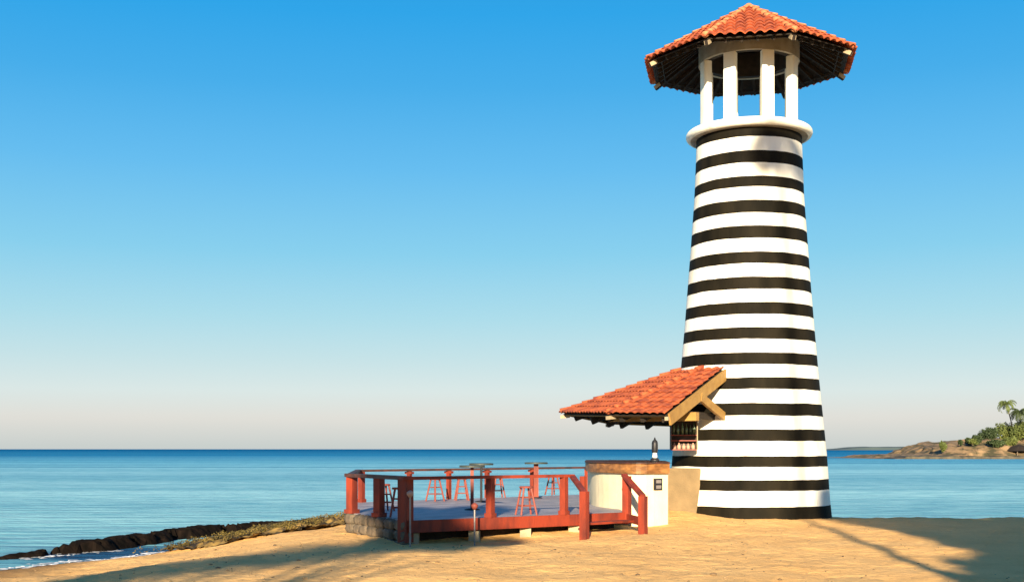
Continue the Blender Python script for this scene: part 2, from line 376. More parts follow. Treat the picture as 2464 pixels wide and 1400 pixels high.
# boarding below the tiles, rafters and eave board
bm = bmesh.new(); ap = bm.verts.new((0, 0, za-.10)); ring = [bm.verts.new(oc(k, RR*.96, ze-.015)) for k in range(8)]
for k in range(8): bm.faces.new((ring[k], ring[(k+1) % 8], ap))
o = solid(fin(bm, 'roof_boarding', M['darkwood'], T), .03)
for k in range(8):
    bm = bmesh.new(); beam(bm, oc(k, RR*.97, ze-.16), oc(k, .3, ze-.16+(za-ze-.06)*.9), .10, .14)
    rf = fin(bm, 'hip_rafter', M['darkwood'], T)
    bm = bmesh.new(); beam(bm, oc(k, RR*.97+.002, ze-.155), oc(k, RR*.97-.2, ze-.155+.11), .13, .12); bvl(bm, .01)
    fin(bm, 'rafter_end', M['whitewood'], rf)
    A, B = oc(k-1), oc(k)
    bm = bmesh.new()
    for q in (.2, .4, .6, .8):
        e0 = A.lerp(B, q); e0 = Vector((e0.x*.91, e0.y*.91, ze-.07)); i0 = A.lerp(B, .5+(q-.5)*.55)
        beam(bm, e0, Vector((i0.x*.45, i0.y*.45, ze-.12+(za-ze-.05)*.53)), .07, .11)
    fin(bm, 'common_rafters', M['darkwood'], T)
    bm = bmesh.new(); beam(bm, A*.86+Vector((0, 0, ze*.14+.0)), B*.86+Vector((0, 0, ze*.14+.0)), .03, .06)
    fin(bm, 'eave_board', M['darkwood'], T)

# ------------------------------------------------------------------ canopy over the bar
K = thing('bar_canopy', 'red tiled lean-to roof on ochre beams wrapping the side of the striped lighthouse', 'roof', (CX, CY, 0))
def pol(th, r, z): t = R(th); return Vector((-r*math.sin(t), -r*math.cos(t), z))
EV = [pol(31, 6.3, 3.0), pol(51, 6.05, 3.06), pol(95, 5.85, 3.2), pol(135, 5.8, 3.0), pol(165, 5.8, 2.95)]
rr_ = 2.05; RG = [pol(31, rr_, 4.46), pol(51, rr_, 4.48), pol(95, rr_, 4.5), pol(135, rr_, 4.5), pol(165, rr_, 4.46)]
bm = bmesh.new()
for i in range(4): tile_panel(bm, EV[i+1], EV[i], RG[i], RG[i+1], pitch=.27, amp=.045, course=.42)
bmesh.ops.dissolve_degenerate(bm, edges=bm.edges, dist=1e-5)
bmesh.ops.recalc_face_normals(bm, faces=bm.faces)
kr = solid(fin(bm, 'canopy_tiles', M['tile'], K), .025)
for i in (1, 2, 3):
    bm = bmesh.new(); hipcaps(bm, EV[i]+Vector((0, 0, .03)), RG[i]+Vector((0, 0, .05)), .075); fin(bm, 'hip_cap', M['tile'], kr, True)
bm = bmesh.new()
for i in range(4):
    f = [EV[i]*.985, EV[i+1]*.985, RG[i+1], RG[i]]
    f = [Vector((v.x, v.y, q)) for v, q in zip(f, (EV[i].z-.05, EV[i+1].z-.05, RG[i+1].z-.05, RG[i].z-.05))]
    bm.faces.new([bm.verts.new(v) for v in f])
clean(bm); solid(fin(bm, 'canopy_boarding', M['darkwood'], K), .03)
for i in range(4):
    a = EV[i].copy(); b_ = EV[i+1].copy(); a.x *= .965; a.y *= .965; b_.x *= .965; b_.y *= .965
    bm = bmesh.new(); beam(bm, a-Vector((0, 0, .08)), b_-Vector((0, 0, .08)), .05, .055); fin(bm, 'eave_board', M['yellow'], K)
    for q in (.12, .5, .88):
        e0 = EV[i].lerp(EV[i+1], q); g0 = RG[i].lerp(RG[i+1], q)
        e1 = Vector((e0.x*.955, e0.y*.955, e0.z-.13)); g1 = g0-Vector((0, 0, .2))
        bm = bmesh.new(); beam(bm, e1, g1, .12, .24); rf = fin(bm, 'rafter', M['darkwood'], K)
    e0 = EV[i]; bm = bmesh.new()
    a = Vector((e0.x*1.0, e0.y*1.0, e0.z-.14)); b_ = Vector((e0.x*.95, e0.y*.95, e0.z-.11))
    beam(bm, a, b_, .10, .10); bvl(bm, .01); fin(bm, 'rafter_end', M['whitewood'], K)
tan31 = Vector((math.cos(R(31)), -math.sin(R(31)), 0))     # faces out of the open gable end
e0 = tan31*.05
bm = bmesh.new(); beam(bm, pol(31, 6.2, 2.84)+e0, pol(31, 2.06, 4.26)+e0, .06, .32); bvl(bm, .008); fin(bm, 'barge_board', M['yellow'], K)
bm = bmesh.new(); beam(bm, pol(31, 4.05, 3.52)+e0*1.0, pol(31, 2.2, 3.0)+e0, .09, .24); bvl(bm, .008); fin(bm, 'brace', M['yellow'], K)
bm = bmesh.new(); beam(bm, pol(31, 4.4, 2.96)+e0*2.2, pol(31, 4.4, 2.96)-tan31*2.6, .22, .24); bvl(bm, .01); fin(bm, 'wall_plate', M['yellow'], K)
bm = bmesh.new(); beam(bm, pol(31, 4.4, 3.05)-tan31*.3, pol(31, 2.2, 3.0)-tan31*.3, .14, .18); fin(bm, 'tie_beam', M['darkwood'], K)

# ------------------------------------------------------------------ bar
BC = (3.6, 33.5, 0)
BP = [(2.42, 39.0), (2.28, 35.6), (2.24, 34.2), (2.36, 33.0), (2.95, 31.55), (3.35, 31.3), (4.08, 31.85), (4.42, 36.3), (4.3, 39.0)]
Bt = thing('beach_bar', 'cream plastered bar with a rough brown wooden counter beside the lighthouse', 'bar', BC)
def chaikin(P, n=2):
    for _ in range(n):
        Q = []
        for i, (a, b_) in enumerate(zip(P, P[1:])):
            a = Vector(a); b_ = Vector(b_); Q += ([tuple(a)] if i == 0 else [tuple(a.lerp(b_, .25))])+([tuple(b_)] if i == len(P)-2 else [tuple(a.lerp(b_, .75))])
        P = Q
    return P
BP = chaikin(BP[:7])+BP[7:]
loc = [(x-BC[0], y-BC[1]) for x, y in BP]
bm = bmesh.new(); prism(bm, loc, -.3, 1.42); clean(bm); fin(bm, 'bar_wall', M['plaster'], Bt)
cen = Vector((3.45-BC[0], 35-BC[1]))
out_ = []
for x, y in loc:
    v = Vector((x, y))-cen; v2 = v+v.normalized()*.14; out_.append((cen.x+v2.x, cen.y+v2.y))
out_[-2] = (4.56-BC[0], 36.2-BC[1])
bm = bmesh.new()
prism(bm, out_, 1.424, 1.66); bmesh.ops.subdivide_edges(bm, edges=[e for e in bm.edges if abs(e.verts[0].co.z-e.verts[1].co.z) > .1], cuts=3)
for v in bm.verts: v.co += Vector((noise.noise(v.co*3)*.03, noise.noise(v.co*3+Vector((5, 0, 0)))*.03, noise.noise(v.co*4)*.012))
clean(bm); fin(bm, 'counter_edge', M['counter'], Bt)
out2 = [(cen.x+(x-cen.x)*1.02, cen.y+(y-cen.y)*1.01) for x, y in out_]
bm = bmesh.new(); prism(bm, out2, 1.675, 1.705); fin(bm, 'counter_top', M['rail'], Bt)
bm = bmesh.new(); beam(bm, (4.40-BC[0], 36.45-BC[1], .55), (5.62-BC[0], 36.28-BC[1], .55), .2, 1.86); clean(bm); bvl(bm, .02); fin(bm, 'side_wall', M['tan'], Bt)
# socket box on the sunlit face
fa = Vector((3.35, 31.3, 0)); fb = Vector((4.08, 31.85, 0)); fd = (fb-fa).normalized(); fn = Vector((fd.y, -fd.x, 0))
pc = fa.lerp(fb, .58)+Vector((0, 0, 1.14))-Vector(BC)
bm = bmesh.new(); beam(bm, pc-fd*.14+fn*.02, pc+fd*.14+fn*.02, .05, .30); bvl(bm, .01); sb = fin(bm, 'socket_box', M['metal'], Bt)
for dz in (.07, -.07):
    bm = bmesh.new(); beam(bm, pc-fd*.085+fn*.05+Vector((0, 0, dz)), pc+fd*.085+fn*.05+Vector((0, 0, dz)), .02, .085); bvl(bm, .008); fin(bm, 'socket', M['pole'], sb)
# ornament on the counter
og = thing('counter_ornament', 'slim black column with a white foot on a dark base standing on the bar counter', 'ornament', (3.87, 33.0, 1.705))
bm = bmesh.new(); lathe(bm, [(0, 0), (.125, 0), (.125, .05), (.11, .09), (.05, .11), (0, .11)], (0, 0), 24); clean(bm); fin(bm, 'base', M['metal'], og, True)
bm = bmesh.new(); lathe(bm, [(0, .108), (.06, .108), (.07, .14), (.055, .23), (.06, .25), (0, .25)], (0, 0), 24); clean(bm); fin(bm, 'foot', M['white'], og, True)
bm = bmesh.new(); lathe(bm, [(0, .248), (.07, .248), (.085, .3), (.085, .5), (.07, .56), (.03, .6), (.012, .66), (0, .665)], (0, 0), 24); clean(bm); fin(bm, 'column', M['metal'], og, True)

# bottle shelf on the side of the tower
sc = Vector((5.08, 36.02, 0)); sa = R(-6); ux = Vector((math.cos(sa), math.sin(sa), 0)); uy = Vector((-math.sin(sa), math.cos(sa), 0))
sh = thing('bottle_shelf', 'open shelf unit hung on the tower wall under the red tiled canopy', 'shelf', sc)
def lp(x, y, z): return ux*x+uy*y+Vector((0, 0, z))
bm = bmesh.new(); beam(bm, lp(-.36, .16, 2.47), lp(.36, .16, 2.47), .03, .84); fin(bm, 'back_panel', M['stool_dark'], sh)
for s_ in (-1, 1):
    bm = bmesh.new(); beam(bm, lp(.375*s_, 0, 2.04), lp(.375*s_, 0, 2.91), .03, .32, up=(0, 1, 0)); fin(bm, 'side_panel', M['stool_dark'] if s_ < 0 else M['whitewood'], sh)
for zz in (2.03, 2.30, 2.46, 2.90):
    bm = bmesh.new(); beam(bm, lp(-.38, 0, zz), lp(.38, 0, zz), .33, .03); fin(bm, 'shelf_board', M['stool'] if zz < 2.5 else M['stool_dark'], sh)
def bottle(nm, label, cat, grp, x, z, m_, h_, r_):
    t = thing(nm, label, cat, sc+lp(x, random.uniform(-.1, 0), z), grp)
    bm = bmesh.new(); lathe(bm, [(0, 0), (r_, 0), (r_, h_*.58), (r_*.4, h_*.76), (r_*.36, h_), (0, h_)], (0, 0), 12); clean(bm); fin(bm, 'body', m_, t, True)
for i, x in enumerate((-.29, -.17, -.04, .08, .2, .3)):
    bottle('bottle', 'green glass bottle standing on the upper level of the tower shelf', 'bottle', 'bottles on the upper shelf', x, 2.477, M['glass'], random.uniform(.26, .38), .045)
for i, x in enumerate((-.28, -.14, .0, .13, .27)):
    bottle('jar', 'pinkish jar standing on the bottom level of the tower shelf', 'jar', 'jars on the bottom shelf', x, 2.047, M['pink'], random.uniform(.16, .21), .055)

# ------------------------------------------------------------------ deck
ZD = .48; ZR = 1.41
FL = Vector((-2.30, 26.75, 0)); FR = Vector((2.83, 30.3, 0)); LC = Vector((-3.98, 29.95, 0)); BL = Vector((-4.55, 36.0, 0)); BR = Vector((2.62, 42.4, 0))
def lv(p, z): return Vector((p.x, p.y, z))
def onray(px, a, b_):                      # point of plan segment a-b seen at that pixel column
    k = (px-1232)/F; t = (a.x-k*a.y)/((a.x-k*a.y)-(b_.x-k*b_.y)); return a.lerp(b_, t)
DO = Vector((-1, 33, 0)); D = thing('wooden_deck', 'raised beach deck with red painted railing and weathered blue grey floor', 'deck', DO)
deckpoly = [FL, FR, BR, BL, LC]
# floor of separate looking planks in one mesh
mpk = bpy.data.materials.new('weathered_planks'); mpk.use_nodes = True; nt = mpk.node_tree; N = nt.nodes; L = nt.links; b = N['Principled BSDF']; b.inputs['Roughness'].default_value = .55
tcn = N.new('ShaderNodeTexCoord'); mpn = N.new('ShaderNodeMapping'); mpn.inputs['Rotation'].default_value = (0, 0, R(-34)); L.new(tcn.outputs['Object'], mpn.inputs[0])
sxp = N.new('ShaderNodeSeparateXYZ'); L.new(mpn.outputs[0], sxp.inputs[0])
fl = N.new('ShaderNodeMath'); fl.operation = 'MULTIPLY'; fl.inputs[1].default_value = 1/.16; L.new(sxp.outputs['Y'], fl.inputs[0])
f2 = N.new('ShaderNodeMath'); f2.operation = 'FLOOR'; L.new(fl.outputs[0], f2.inputs[0]); f3 = N.new('ShaderNodeMath'); f3.operation = 'FRACT'; L.new(fl.outputs[0], f3.inputs[0])
wnz = N.new('ShaderNodeTexWhiteNoise'); wnz.noise_dimensions = '1D'; L.new(f2.outputs[0], wnz.inputs['W'])
cpl = rmp(wnz.outputs['Value'], 0, (.26, .245, .27), 1, (.42, .395, .41)); gp = rmp(f3.outputs[0], .02, (.12, .12, .12), .07, (1, 1, 1))
nzz = N.new('ShaderNodeTexNoise'); nzz.inputs['Scale'].default_value = 2.2; nzz.inputs['Detail'].default_value = 6; L.new(tcn.outputs['Object'], nzz.inputs['Vector'])
stn = rmp(nzz.outputs['Fac'], .35, (.6, .6, .66), .6, (1.05, 1.02, 1))
mq = mixc('MULTIPLY', 1.0, cpl.outputs[0], gp.outputs[0]); mq2 = mixc('MULTIPLY', .9, mq.outputs[0], stn.outputs[0]); L.new(mq2.outputs[0], b.inputs['Base Color'])
bm = bmesh.new(); prism(bm, [p-DO for p in deckpoly], ZD-.06, ZD); clean(bm); fin(bm, 'floor', mpk, D)
def dbeam(nm, a, b_, wd, ht, m_, par=D, bev=.008):
    bm = bmesh.new(); beam(bm, a, b_, wd, ht, off=DO)
    if bev: bvl(bm, bev)
    return fin(bm, nm, m_, par)
# edge beams
nrm = (FR-FL).normalized().cross(Vector((0, 0, 1)))
dbeam('front_beam', lv(FL, ZD-.13)+nrm*.06, lv(FR, ZD-.13)+nrm*.06, .08, .27, M['red'])
dbeam('back_beam', lv(BL, ZD-.12), lv(BR, ZD-.12), .08, .2, M['darkwood'])
dbeam('side_beam', lv(BL, ZD-.12), lv(LC, ZD-.12), .08, .2, M['darkwood'])
dbeam('side_beam', lv(FR, ZD-.14), lv(BR, ZD-.12), .08, .2, M['darkwood'])
# stone footing under the left corner
bm = bmesh.new()
sd = (FL-LC); Ls = sd.length; sd.normalize(); sn = Vector((sd.y, -sd.x, 0))
if sn.x > 0: sn = -sn
def stone(bm, c, w_, dp, h_, ang):
    g = bmesh.ops.create_icosphere(bm, subdivisions=3, radius=1)
    for v in g['verts']:
        p = v.co.copy(); mxx = max(abs(p.x), abs(p.y), abs(p.z)); p = p*.25+p/mxx*.75*.92
        p = Vector((p.x*w_/2*1.06, p.y*dp/2, p.z*h_/2*1.06)); p += Vector((noise.noise(p*6+c), noise.noise(p*6-c), noise.noise(p*7+c)))*.035
        v.co = Matrix.Rotation(ang, 3, 'Z') @ p + c
x = -.05; ang = math.atan2(sd.y, sd.x)
while x < Ls-.1:
    w_ = random.uniform(.38, .62)
    for zz, hh in ((.36, .24), (.14, .24), (-.08, .24)):
        stone(bm, LC+sd*(x+w_/2)+sn*random.uniform(-.02, .04)+Vector((0, 0, zz))-DO, w_, .3, hh, ang)
    x += w_
stf = fin(bm, 'stone_footing', M['stone'], D, True)
# shade of the gap as a dark board, and pale piers below the front beam
for q in (.04, .30, .53, .76):
    p = FL.lerp(FR, q)-nrm*.18
    bm = bmesh.new(); beam(bm, lv(p, -.1), lv(p, ZD-.29), .26, .3, up=(0, 1, 0), off=DO); bvl(bm, .03); fin(bm, 'pier', M['concrete'], D)
dbeam('gap_shade_board', lv(FL, ZD-.36)-nrm*.5, lv(FR, ZD-.36)-nrm*.5, .05, .5, M['darkwood'])
# posts
def post(p, z0, z1, w_, m_=None, bracket=False, base=True, nm='post'):
    bm = bmesh.new(); beam(bm, lv(p, z0), lv(p, z1), w_, w_, up=(.57, .82, 0), off=DO); bvl(bm, .015)
    if base: beam(bm, lv(p, ZD+.001), lv(p, ZD+.10), w_*1.35, w_*1.35, up=(.57, .82, 0), off=DO)
    o = fin(bm, nm, m_ or M['red'], D)
    if bracket:
        bm = bmesh.new(); beam(bm, lv(p, z1-.10), lv(p, z1-.03), w_*2.2, w_*1.1, up=(.57, .82, 0), off=DO); fin(bm, 'bracket', M['red'], o)
    return o
inl = (FL-LC).normalized()
p_fl = FL+(LC-FL).normalized()*.1; post(p_fl, 0.0, ZR-.03, .25, base=False)
post(LC+(FL-LC).normalized()*.12, ZD, ZR-.03, .20)
post(onray(912, LC, FL), ZD, ZR-.03, .19)
post(lv(BL, 0)+Vector((.1, .0, 0)), ZD, ZR-.03, .15)
for px in (985, 1080, 1172, 1281): post(onray(px, BL, BR), ZD, ZR-.02, .12, bracket=True, base=False)
post(BR, ZD, ZR-.02, .14)
post(onray(1180, FL, FR), ZD, ZR-.03, .15); pf_ = onray(1357, FL, FR); post(pf_, ZD, ZR-.03, .15)
# rails
pe = onray(1376, FL, FR)
dbeam('hand_rail', lv(FL, ZR)-Vector((.12, .1, 0)), lv(pe, ZR), .17, .07, M['red'])
dbeam('hand_rail', lv(FL, ZR+.002), lv(LC, ZR+.002)-Vector((.05, 0, 0)), .2, .085, M['rail'])
dbeam('hand_rail', lv(LC, ZR+.004), lv(BL, ZR+.004), .15, .07, M['rail'])
dbeam('hand_rail', lv(BL, ZR), lv(BR, ZR), .15, .065, M['rail'])
# stair opening with sloping rails
gl = G(1406, 1284, .12); gr_ = G(1547, 1275, .12)
post(lv(gl, 0), -.2, 1.09, .165, base=False, nm='stair_post'); post(lv(gr_, 0), -.2, .93, .17, base=False, nm='stair_post'); post(FR+Vector((.02, -.06, 0)), ZD-.28, ZR-.03, .17, base=False, nm='stair_post')
dbeam('stair_rail', lv(pe, ZR), lv(gl, 1.06), .13, .07, M['red'])
dbeam('stair_rail', lv(FR, ZR)-Vector((.05, .05, 0)), lv(gr_, .93), .14, .07, M['red'])
dbeam('stringer', lv(FR, ZD-.13), lv(gr_, ZD-.16), .06, .2, M['red'])
post(G(1403, 1222, ZD), ZD, 1.33, .13, base=False, nm='stair_post')
tr = (gl+gr_)/2; fm = pe.lerp(FR, .5)
dbeam('step', lv(pe.lerp(lv(gl, 0), .45), .30)+Vector((.1, 0, 0)), lv(FR.lerp(lv(gr_, 0), .45), .30)-Vector((.08, 0, 0)), .32, .05, M['red'])

# ------------------------------------------------------------------ furniture on the deck
def stool_proto():
    t = thing('bar_stool', '', 'stool', (0, 0, 0), 'bar stools on the deck')
    bm = bmesh.new(); lathe(bm, [(0, .64), (.155, .64), (.165, .655), (.165, .67), (.155, .685), (0, .685)], (0, 0), 20); clean(bm); fin(bm, 'seat', M['stool'], t)
    for k in range(4):
        a = PI/4+k*PI/2; c, s_ = math.cos(a), math.sin(a)
        bm = bmesh.new(); tube(bm, [(c*.28, s_*.28, 0), (c*.13, s_*.13, .645)], [.024, .026], 8); fin(bm, 'leg', M['stool'], t)
    for zz in (.22, .42):
        rr = .28-(.15*zz/.645)
        bm = bmesh.new()
        for k in range(4):
            a = PI/4+k*PI/2; a2 = a+PI/2
            tube(bm, [(math.cos(a)*rr, math.sin(a)*rr, zz), (math.cos(a2)*rr, math.sin(a2)*rr, zz)], .014, 6)
        fin(bm, 'rung_ring', M['stool'], t)
    return t
def dup(r):
    c = r.copy(); S.collection.objects.link(c)
    for ch in list(r.children):
        k = ch.copy(); S.collection.objects.link(k); k.parent = c
    return c
spots = [(1266, 1238, 20, 'red wooden bar stool in front of the thick red table post at right'),
         (1047, 1205, 50, 'bar stool by the back rail, left of the paired high tables'),
         (1111, 1203, 10, 'bar stool just behind the high table with the slim red post'),
         (1331, 1190, 35, 'bar stool by the back rail, right of the thick red table post'),
         (960, 1243, 5, 'bar stool close behind the dark front corner post of the deck'),
         (924, 1228, 30, 'bar stool beside the middle post of the short left railing'),
         (1198, 1196, 15, 'bar stool behind the middle post of the front railing')]
s0 = stool_proto()
for i, (px, py, a, lab) in enumerate(spots):
    o = s0 if i == 0 else dup(s0)
    o.location = G(px, py, ZD+.001); o.rotation_euler = (0, 0, R(a)); o['label'] = lab
def table(px, py, lab, postw, m_, round_=True, topr=.36):
    t = thing('high_table', lab, 'table', G(px, py, ZD+.001), 'high tables on the deck')
    bm = bmesh.new(); lathe(bm, [(0, 1.095), (topr-.01, 1.095), (topr, 1.10), (topr, 1.14), (topr-.01, 1.15), (0, 1.15)], (0, 0), 32); clean(bm); fin(bm, 'table_top', M['tabletop'], t)
    bm = bmesh.new()
    if round_: tube(bm, [(0, 0, .02), (0, 0, 1.096)], postw/2, 16)
    else: beam(bm, (0, 0, .02), (0, 0, 1.096), postw, postw, up=(0, 1, 0)); bvl(bm, .01)
    fin(bm, 'pedestal', m_, t)
    bm = bmesh.new(); lathe(bm, [(0, 0), (.2, 0), (.2, .02), (.08, .045), (0, .045)], (0, 0), 24); clean(bm); fin(bm, 'foot_plate', M['metal'], t, True)
table(1136, 1226, 'round grey topped high table on a slim dark red post, nearer of the pair', .085, M['stool'], False, .33)
table(1158, 1207, 'round grey topped high table on a black pedestal, farther of the pair', .07, M['metal'], True, .36)
table(1290, 1198, 'round thin topped high table on a thick red wooden post', .15, M['red'], False, .37)
def torch(px, py, z, hd, lab, m_):
    p = G(px, py, z); t = thing('garden_torch', lab, 'torch', p, 'torches by the front beam')
    bm = bmesh.new(); tube(bm, [(0, 0, -.2), (0, 0, hd)], .02, 10); fin(bm, 'stake', M['pole'], t)
    bm = bmesh.new(); lathe(bm, [(0, hd-.005), (.035, hd-.005), (.075, hd+.06), (.075, hd+.10), (.03, hd+.14), (.0, hd+.15)], (0, 0), 16); clean(bm); fin(bm, 'head', m_, t, True)
torch(987, 1298, .08, .93, 'thin grey stake with a pale pinkish head before the deck corner post', M['pink'])
torch(1142, 1290, .12, .6, 'thin grey stake with a reddish head before the middle of the front beam', M['stool'])

# ------------------------------------------------------------------ reef, scrub, pebbles
bm = bmesh.new()
RK = [(-17, 28.5), (-14, 30.6), (-12.7, 32.2), (-11.6, 34.5), (-11.0, 37.5), (-10.3, 40.3), (-8.6, 42.8), (-6, 44.5), (-4, 45.5)]
def rk(x, y):
    best = 1e9; tt = 0
    for i, ((ax, ay), (bx, by)) in enumerate(zip(RK, RK[1:])):
        dx, dy = bx-ax, by-ay; t = max(0, min(1, ((x-ax)*dx+(y-ay)*dy)/(dx*dx+dy*dy)))
        dd = math.hypot(x-ax-dx*t, y-ay-dy*t)
        if dd < best: best = dd; tt = i+t
    return best, tt
st = .09; nx, ny = int(15/st), int(20/st); gg = []
for j in range(ny+1):
    row = []
    for i in range(nx+1):
        x = -18+i*st; y = 27+j*st; dd, tt = rk(x, y)
        wd = .42+.35*min(1, tt/5)+.35*fbm(x*.6, y*.6, 9, 2)
        u = max(0, 1-dd/max(wd, .2)); e = 1-(1-u)**2.2
        hgt = (.14 if tt < 2 else .14+.22*min(1, (tt-2)/.6))
        z = WL-.35+e*(hgt+.35)+e*.16*fbm(x*2.4, y*1.6, 2, 5)
        cap = WL+(.07+.05*min(1, tt) if tt < 2 else .12+.19*min(1, (tt-2)/.5))+.04*fbm(x*.8, y*.8, 6, 2)
        if e > .1: z = min(z, cap)+.03*fbm(x*5, y*5, 3, 3)
        if fbm(x*1.1, y*1.1, 31, 3) < -.2: z -= .25
        row.append(bm.verts.new((x, y, z+.03*noise.noise(Vector((x*7, y*7, 0))))))
    gg.append(row)
for j in range(ny):
    for i in range(nx):
        q = (gg[j][i], gg[j][i+1], gg[j+1][i+1], gg[j+1][i])
        if max(v.co.z for v in q) > WL-.3: bm.faces.new(q)
for v in [v for v in bm.verts if not v.link_faces]: bm.verts.remove(v)
struct(fin(bm, 'rock_shelf', M['rock']))
bm = bmesh.new(); bmr = bmesh.new()
def inpoly(x, y, P):
    c = False
    for (ax, ay), (bx, by) in zip(P, P[1:]+P[:1]):
        if (ay > y) != (by > y) and x < (bx-ax)*(y-ay)/(by-ay)+ax: c = not c
    return c
SP = [(-4.3, 33.8), (-5.2, 32.2), (-6.1, 30.6), (-7.4, 30.2), (-8.9, 31.0), (-9.1, 35), (-8.6, 38.5), (-7.0, 41.5), (-4, 43), (-3.6, 40)]
# low weed grown rock under the scrub
st = .1; vs_ = {}
for j in range(150):
    for i in range(70):
        x = -10+i*st; y = 29.6+j*st
        vs_[i, j] = bmr.verts.new((x, y, gz(x, y)+.07+.15*fbm(x*1.6, y*1.6, 12, 4)+.08*fbm(x*6, y*6, 2, 3))) if inpoly(x, y, SP) else None
for j in range(149):
    for i in range(69):
        q = [vs_[i, j], vs_[i+1, j], vs_[i+1, j+1], vs_[i, j+1]]
        if None not in q: bmr.faces.new(q)
struct(fin(bmr, 'weedy_rock', mat('weedy_rock', (.22, .14, .04), .95, (.018, .014, .009), 3.2, 1, 14, detail=9, fac=(.42, .6))))
SP2 = [(-9.6, 30.6), (-8.6, 30.0), (-8.3, 30.9), (-9.5, 31.9)]
cnt = 0
while cnt < 34000:
    if cnt % 14 == 0 and random.random() < .06: x, y = random.uniform(-9.7, -8.2), random.uniform(29.9, 32); P = SP2
    else: x, y = random.uniform(-9, -3.5), random.uniform(30.4, 43); P = SP
    if not inpoly(x, y, P): cnt += 0; continue
    cl = fbm(x*.9, y*.9, 4, 3)
    if cl < .02: cnt += 1; continue
    z = gz(x, y)+random.random()**1.5*(.05+.2*max(0, cl+.2))+.09
    s_ = random.uniform(.014, .032)
    a = Vector((random.gauss(0, 1), random.gauss(0, 1), random.gauss(0, .7))).normalized(); b_ = a.cross(Vector((random.gauss(0, 1), random.gauss(0, 1), random.gauss(0, 1)))).normalized()
    c = Vector((x, y, z)); bm.faces.new([bm.verts.new(c+a*s_*1.5), bm.verts.new(c+b_*s_*.6), bm.verts.new(c-a*s_*1.5), bm.verts.new(c-b_*s_*.6)])
    cnt += 1
o = fin(bm, 'beach_scrub', M['scrub']); o['kind'] = 'stuff'; o['label'] = 'yellow brown low scrub on the rocks beside the deck'
fb = bmesh.new()
for i in range(230):
    k = random.random(); (ax, ay), (bx, by) = random.choice([((-15.5, 25.5), (-12, 28.8)), ((-12, 28.8), (-11.2, 30.4)), ((-11.2, 30.4), (-10.1, 31.5)), ((-10.1, 31.5), (-9.7, 33.5)), ((-12.6, 31.4), (-11.2, 34.2))])
    c = Vector((ax+(bx-ax)*k+random.gauss(-.12, .16), ay+(by-ay)*k+random.gauss(.05, .16), WL+.012)); rr = random.uniform(.03, .13)
    fb.faces.new([fb.verts.new(c+Vector((math.cos(a_*PI/4)*rr*random.uniform(.6, 1.7), math.sin(a_*PI/4)*rr*random.uniform(.4, .9), random.uniform(0, .012)))) for a_ in range(8)])
o = fin(fb, 'foam', mat('sea_foam', (.8, .82, .84), .6)); o['kind'] = 'stuff'; o['label'] = 'thin white foam where the shallow water meets the sand'
bm = bmesh.new()
for i in range(900):
    if i < 500: x, y = random.uniform(-11, 9), random.uniform(17, 34)
    else: x, y = random.uniform(-9, 5), random.uniform(18, 27)
    if shore(x, y) < .4 or inpoly(x, y, [(p.x, p.y) for p in deckpoly]): continue
    r = random.uniform(.006, .022)*(1 if random.random() < .95 else 1.9); g = bmesh.ops.create_icosphere(bm, subdivisions=1, radius=r)
    off = Vector((x, y, gz(x, y)+r*.2)); sc3 = Vector((random.uniform(.8, 1.7), random.uniform(.8, 1.5), random.uniform(.4, .8)))
    for v in g['verts']: v.co = Vector((v.co.x*sc3.x, v.co.y*sc3.y, v.co.z*sc3.z))+off
M['pebble'] = mat('beach_litter', (.30, .2, .1), .9, (.08, .055, .035), 1.5)
o = fin(bm, 'pebbles', M['pebble']); o['kind'] = 'stuff'; o['label'] = 'small pebbles and weed bits on the sand'

# ------------------------------------------------------------------ vegetation builders
def palm(name, label, base, top, crown_r, fronds=16, leaf_m=None, group=None, tr=.17, seg=11, nleaf=26, droop=1.0, lw=.05):
    t = thing(name, label, 'palm tree', base, group); base = Vector(base); top = Vector(top)-base
    bm = bmesh.new(); pts = []; rs = []
    for i in range(15):
        q = i/14; p = Vector((top.x*q**1.6, top.y*q**1.6, top.z*q)); pts.append(p); rs.append(tr*(1.5-.75*min(1, q*3)) if q < .33 else tr*(.9-.3*q)+.01*(i % 2))
    tube(bm, pts, rs, 10); fin(bm, 'trunk', M['bark'], t, True)
    bm = bmesh.new(); rnd = random.Random(len(label))
    for k in range(fronds):
        az = 2*PI*k/fronds*1.0+rnd.uniform(-.2, .2); el0 = rnd.uniform(-.1, 1.25); Lf = crown_r*rnd.uniform(.85, 1.15)
        p = top.copy(); el_ = el0; stp = Lf/seg; prevp = None; path = []
        for i in range(seg+1):
            path.append(p.copy()); dr = Vector((math.cos(az)*math.cos(el_), math.sin(az)*math.cos(el_), math.sin(el_))); p = p+dr*stp; el_ -= droop*2.0/seg*(1+.5*rnd.random())
        tube(bm, path, [lw*.5*(1-.8*i/seg)+.006 for i in range(seg+1)], 4, cap=False)
        for i in range(nleaf):
            q = .1+.9*i/nleaf; f_ = q*seg; j = min(int(f_), seg-1); c = path[j].lerp(path[j+1], f_-j); tg = (path[j+1]-path[j]).normalized()
            side = tg.cross(Vector((0, 0, 1))).normalized(); ll = crown_r*.33*math.sin(PI*min(1, q*.85+.12))**.7
            for s_ in (-1, 1):
                dv = (side*s_*.8+tg*.5-Vector((0, 0, .45+.3*rnd.random()))).normalized()
                bm.faces.new([bm.verts.new(c-tg*lw*.6), bm.verts.new(c+dv*ll*.5-tg*lw*.4), bm.verts.new(c+dv*ll), bm.verts.new(c+dv*ll*.45+tg*lw*.5), bm.verts.new(c+tg*lw*.6)])
    fin(bm, 'crown', leaf_m or M['leaf'], t)
    return t
